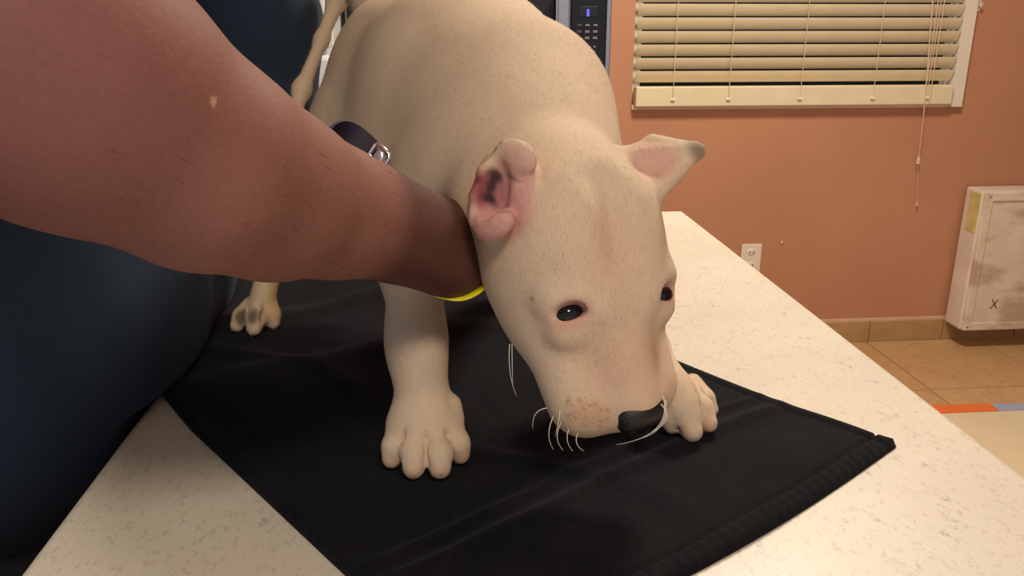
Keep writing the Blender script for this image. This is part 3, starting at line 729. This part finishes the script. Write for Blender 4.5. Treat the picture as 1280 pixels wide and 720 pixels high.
# far arm, neck, head
A.chain([shL, W(315, 105, .88), W(385, 215, .84)], [.055, .042, .027], .02)
A.cone(W(385, 215, .84), W(440, 250, .845), .027, .019, .012)
for dx, dy in ((0, 0), (8, 14), (12, 28), (8, 42)): A.cone(W(445+dx*.4, 235+dy, .845), W(480+dx, 240+dy, .845), .0105, .0085, .005)
A.chain([W(430, 235, .84), W(462, 225, .82)], [.013, .009], .006)
A.cone(np.array((-.33, .66, 1.40)), np.array((-.27, .66, 1.56)), .07, .058, .04)
hc = np.array((-.235, .66, 1.68))
A.ell(hc, (.098, .077, .105), None, .02); A.cone(hc+(.03, 0, -.04), hc+(.065, 0, -.085), .055, .034, .03)
A.cone(hc+(.10, 0, .0), hc+(.118, 0, -.03), .011, .015, .01); A.cone(hc+(.09, -.025, -.068), hc+(.09, .025, -.068), .008, .008, .006)
for s_ in (-1, 1):
    A.ell(hc+(.088, s_*.033, .012), (.012, .015, .010), None, .006, sub=True); A.ell(hc+(-.005, s_*.078, -.01), (.018, .010, .03), None, .006)
A.ell(np.array((-.36, .66, 1.36)), (.11, .2, .12), None, .05)
v_, q_ = A.mesh(3)
SK = np.array(srgb(142,97,84)[:3]); sc = np.tile(SK, (len(v_), 1))
dab(v_, sc, W(560, 305, .51), .098, srgb(88,54,47)[:3], .9, None, .3)        # darker tone over the hand
dab(v_, sc, W(20, 70, .30), .13, srgb(134,86,84)[:3], .8, None, .9)  # purplish tint of cool side light painted into the elbow colour
dab(v_, sc, W(220, 132, .31), .0035, srgb(214,160,136)[:3], .6, None, .7); dab(v_, sc, W(268, 128, .31), .002, srgb(230,176,150)[:3], .8, None, .7)
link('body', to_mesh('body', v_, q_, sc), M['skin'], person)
hb = BM(); rh = random.Random(3)                                                # fine arm hair along the lower edge of the forearm
hair_n = 0
sel = [p for p in v_[::37] if -.14 < p[0] < .02 and p[2] < 1.16 and p[1] < .47]
rh.shuffle(sel)
for p in sel[:420]:
    d_ = (wr-mf)/np.linalg.norm(wr-mf); q = np.array((rh.uniform(-.4, .4), rh.uniform(-.4, .4), rh.uniform(-.7, .1)))
    L_ = rh.uniform(.006, .012); e_ = p+(d_*.8+q*.4)*L_
    hb.tube([p, (p+e_)/2, e_], [.00006, .00005, .00002], 3, False)
hb.build('arm_hair', M['dark_hair'], person, kind='stuff')
hf_ = Field(hc-.16, hc+.16, .004); hf_.ell(hc+(-.012, 0, .02), (.098, .081, .100), None, .01); hf_.ell(hc+(.075, 0, -.05), (.07, .09, .09), None, .02, sub=True)
v_, q_ = hf_.mesh(2); link('hair', to_mesh('hair', v_, q_), M['hair'], person)
for s_ in (-1, 1): BM().ball(hc+(.080, s_*.033, .012), (.0115, .0115, .0115)).build('eye', M['eye'], person, smooth=True)
# shirt
T = Field((-.78, .16, .78), (.02, 1.12, 1.56), .005)
T.ell(np.array((-.43, .69, .98)), (.222, .27, .22), None, .05)
T.ell(np.array((-.40, .86, .985)), (.185, .155, .18), None, .05)
T.ell(np.array((-.42, .67, 1.18)), (.20, .25, .24), None, .05)
T.ell(np.array((-.37, .66, 1.36)), (.17, .25, .17), None, .06)
T.cone(shR, shR+(el-shR)*.42, .084, .078, .03)
T.chain([shL, W(316, 22, .86), W(331, 124, .865)], [.080, .066, .054], .03)
T.cone(np.array((-.33, .66, 1.42)), np.array((-.27, .66, 1.56)), .072, .060, .01, sub=True)
gx, gz = [(np.arange(T.n[i])*T.h+T.lo[i]).astype(np.float32) for i in (0, 2)]
T.f = np.maximum(T.f, np.minimum(gx[:, None]+.246, .9185-gz[None, :])[:, None, :])          # the belly rests over the counter edge
v_, q_ = T.mesh(3)
n3 = np.array([noise.noise(Vector((p[0]*7, p[1]*7, p[2]*4)))+.4*noise.noise(Vector((p[0]*22, p[1]*18, p[2]*9))) for p in v_])
v_ = v_ + (v_-np.array((-.45, .67, 1.15)))*(n3*.022*np.clip((v_[:, 2]-.93)/.06, 0, 1))[:, None]
link('shirt', to_mesh('shirt', v_, q_), M['navy_shirt'], person)
R_ = Field((-.80, .30, .03), (-.20, 1.02, 1.0), .007)
R_.ell(np.array((-.46, .66, .88)), (.18, .21, .16), None, .05)
for y in (.55, .78):
    R_.chain([np.array((-.45, y, .88)), np.array((-.40, y, .48)), np.array((-.45, y, .07))], [.105, .078, .065], .03)
v_, q_ = R_.mesh(3); link('trousers', to_mesh('trousers', v_, q_), M['navy_trousers'], person)
for y in (.55, .78):
    F_ = Field((-.62, y-.1, -.01), (-.22, y+.1, .13), .005)
    F_.cone(np.array((-.49, y, .045)), np.array((-.31, y, .035)), .045, .038, .02); F_.cone(np.array((-.46, y, .05)), np.array((-.46, y, .10)), .045, .045, .02); F_.cut(2, .0005, True)
    v_, q_ = F_.mesh(1); link('shoe', to_mesh('shoe', v_, q_), M['shoe'], person)

# ------------------------------------------------------------------ band and strap
pts = [W(513, 344, .510), W(530, 357, .508), W(548, 368, .507), W(575, 372.5, .508), W(597, 364, .512), W(612, 348, .520), W(622, 325, .545), W(606, 300, .565), W(570, 296, .566), W(535, 315, .550)]
def smooth_loop(P, n=6):
    P = [np.asarray(p) for p in P]; N = len(P); o = []
    for i in range(N):
        a, b, c, d = P[i-1], P[i], P[(i+1) % N], P[(i+2) % N]
        for k in range(n):
            t = k/n; o.append(.5*(2*b+(c-a)*t+(2*a-5*b+4*c-d)*t*t+(3*b-a-3*c+d)*t**3))
    return o
yb = BM().loop_tube(smooth_loop(pts), .0042, .0012, FW*.8+UW*.35).build('band', M['yellow'], smooth=True)
tag(yb, 'thin bright yellow band looped under the person\'s hand at the puppy\'s chest', 'band')
st = empty('buckle_strap', tuple(W(450, 185, .50)), 'dark purple strap with small metal buckle between forearm and the puppy\'s flank', 'strap')
sb = bmesh.new()
path = [W(398, 182, .445), W(412, 160, .462), W(428, 159, .474), W(447, 178, .474), W(463, 194, .472)]
path = curve_pts(path, 14); wd = nrm(RW*-.55-UW*.8)*.0085; th = nrm(np.cross(path[-1]-path[0], wd))*.0012
rows = []
for p in path: rows.append([sb.verts.new(Vector(p+a)) for a in (wd+th, wd-th, -wd-th, -wd+th)])
for a, b in zip(rows, rows[1:]):
    for k in range(4): sb.faces.new((a[k], a[(k+1) % 4], b[(k+1) % 4], b[k]))
sb.faces.new(rows[0]); sb.faces.new(rows[-1][::-1])
bmx = BM(); bmx.b.free(); bmx.b = sb; bmx.build('strap_band', M['strap'], st)
bd = nrm(path[-1]-path[-3]); bc_ = path[-1]+bd*.0045; bw = nrm(wd)
fr = [bc_+bd*a*.0058+bw*b*.0078 for a, b in ((-1, -.8), (-.8, -1), (.8, -1), (1, -.8), (1, .8), (.8, 1), (-.8, 1), (-1, .8))]
BM().loop_tube(fr, .0016, .0016, np.cross(bd, bw), 8).build('buckle_frame', M['chrome'], st, smooth=True)
BM().tube([bc_-bd*.005, bc_+bd*.001-nrm(th)*.001, bc_+bd*.0065], .0011, 8).build('buckle_pin', M['chrome'], st, smooth=True)
bkc = BM(); bkc.ball(bc_+nrm(th)*.0012, (.0045, .0065, .0012), (bd, bw, nrm(th))); bkc.build('buckle_plate', M['chrome'], st, smooth=True)
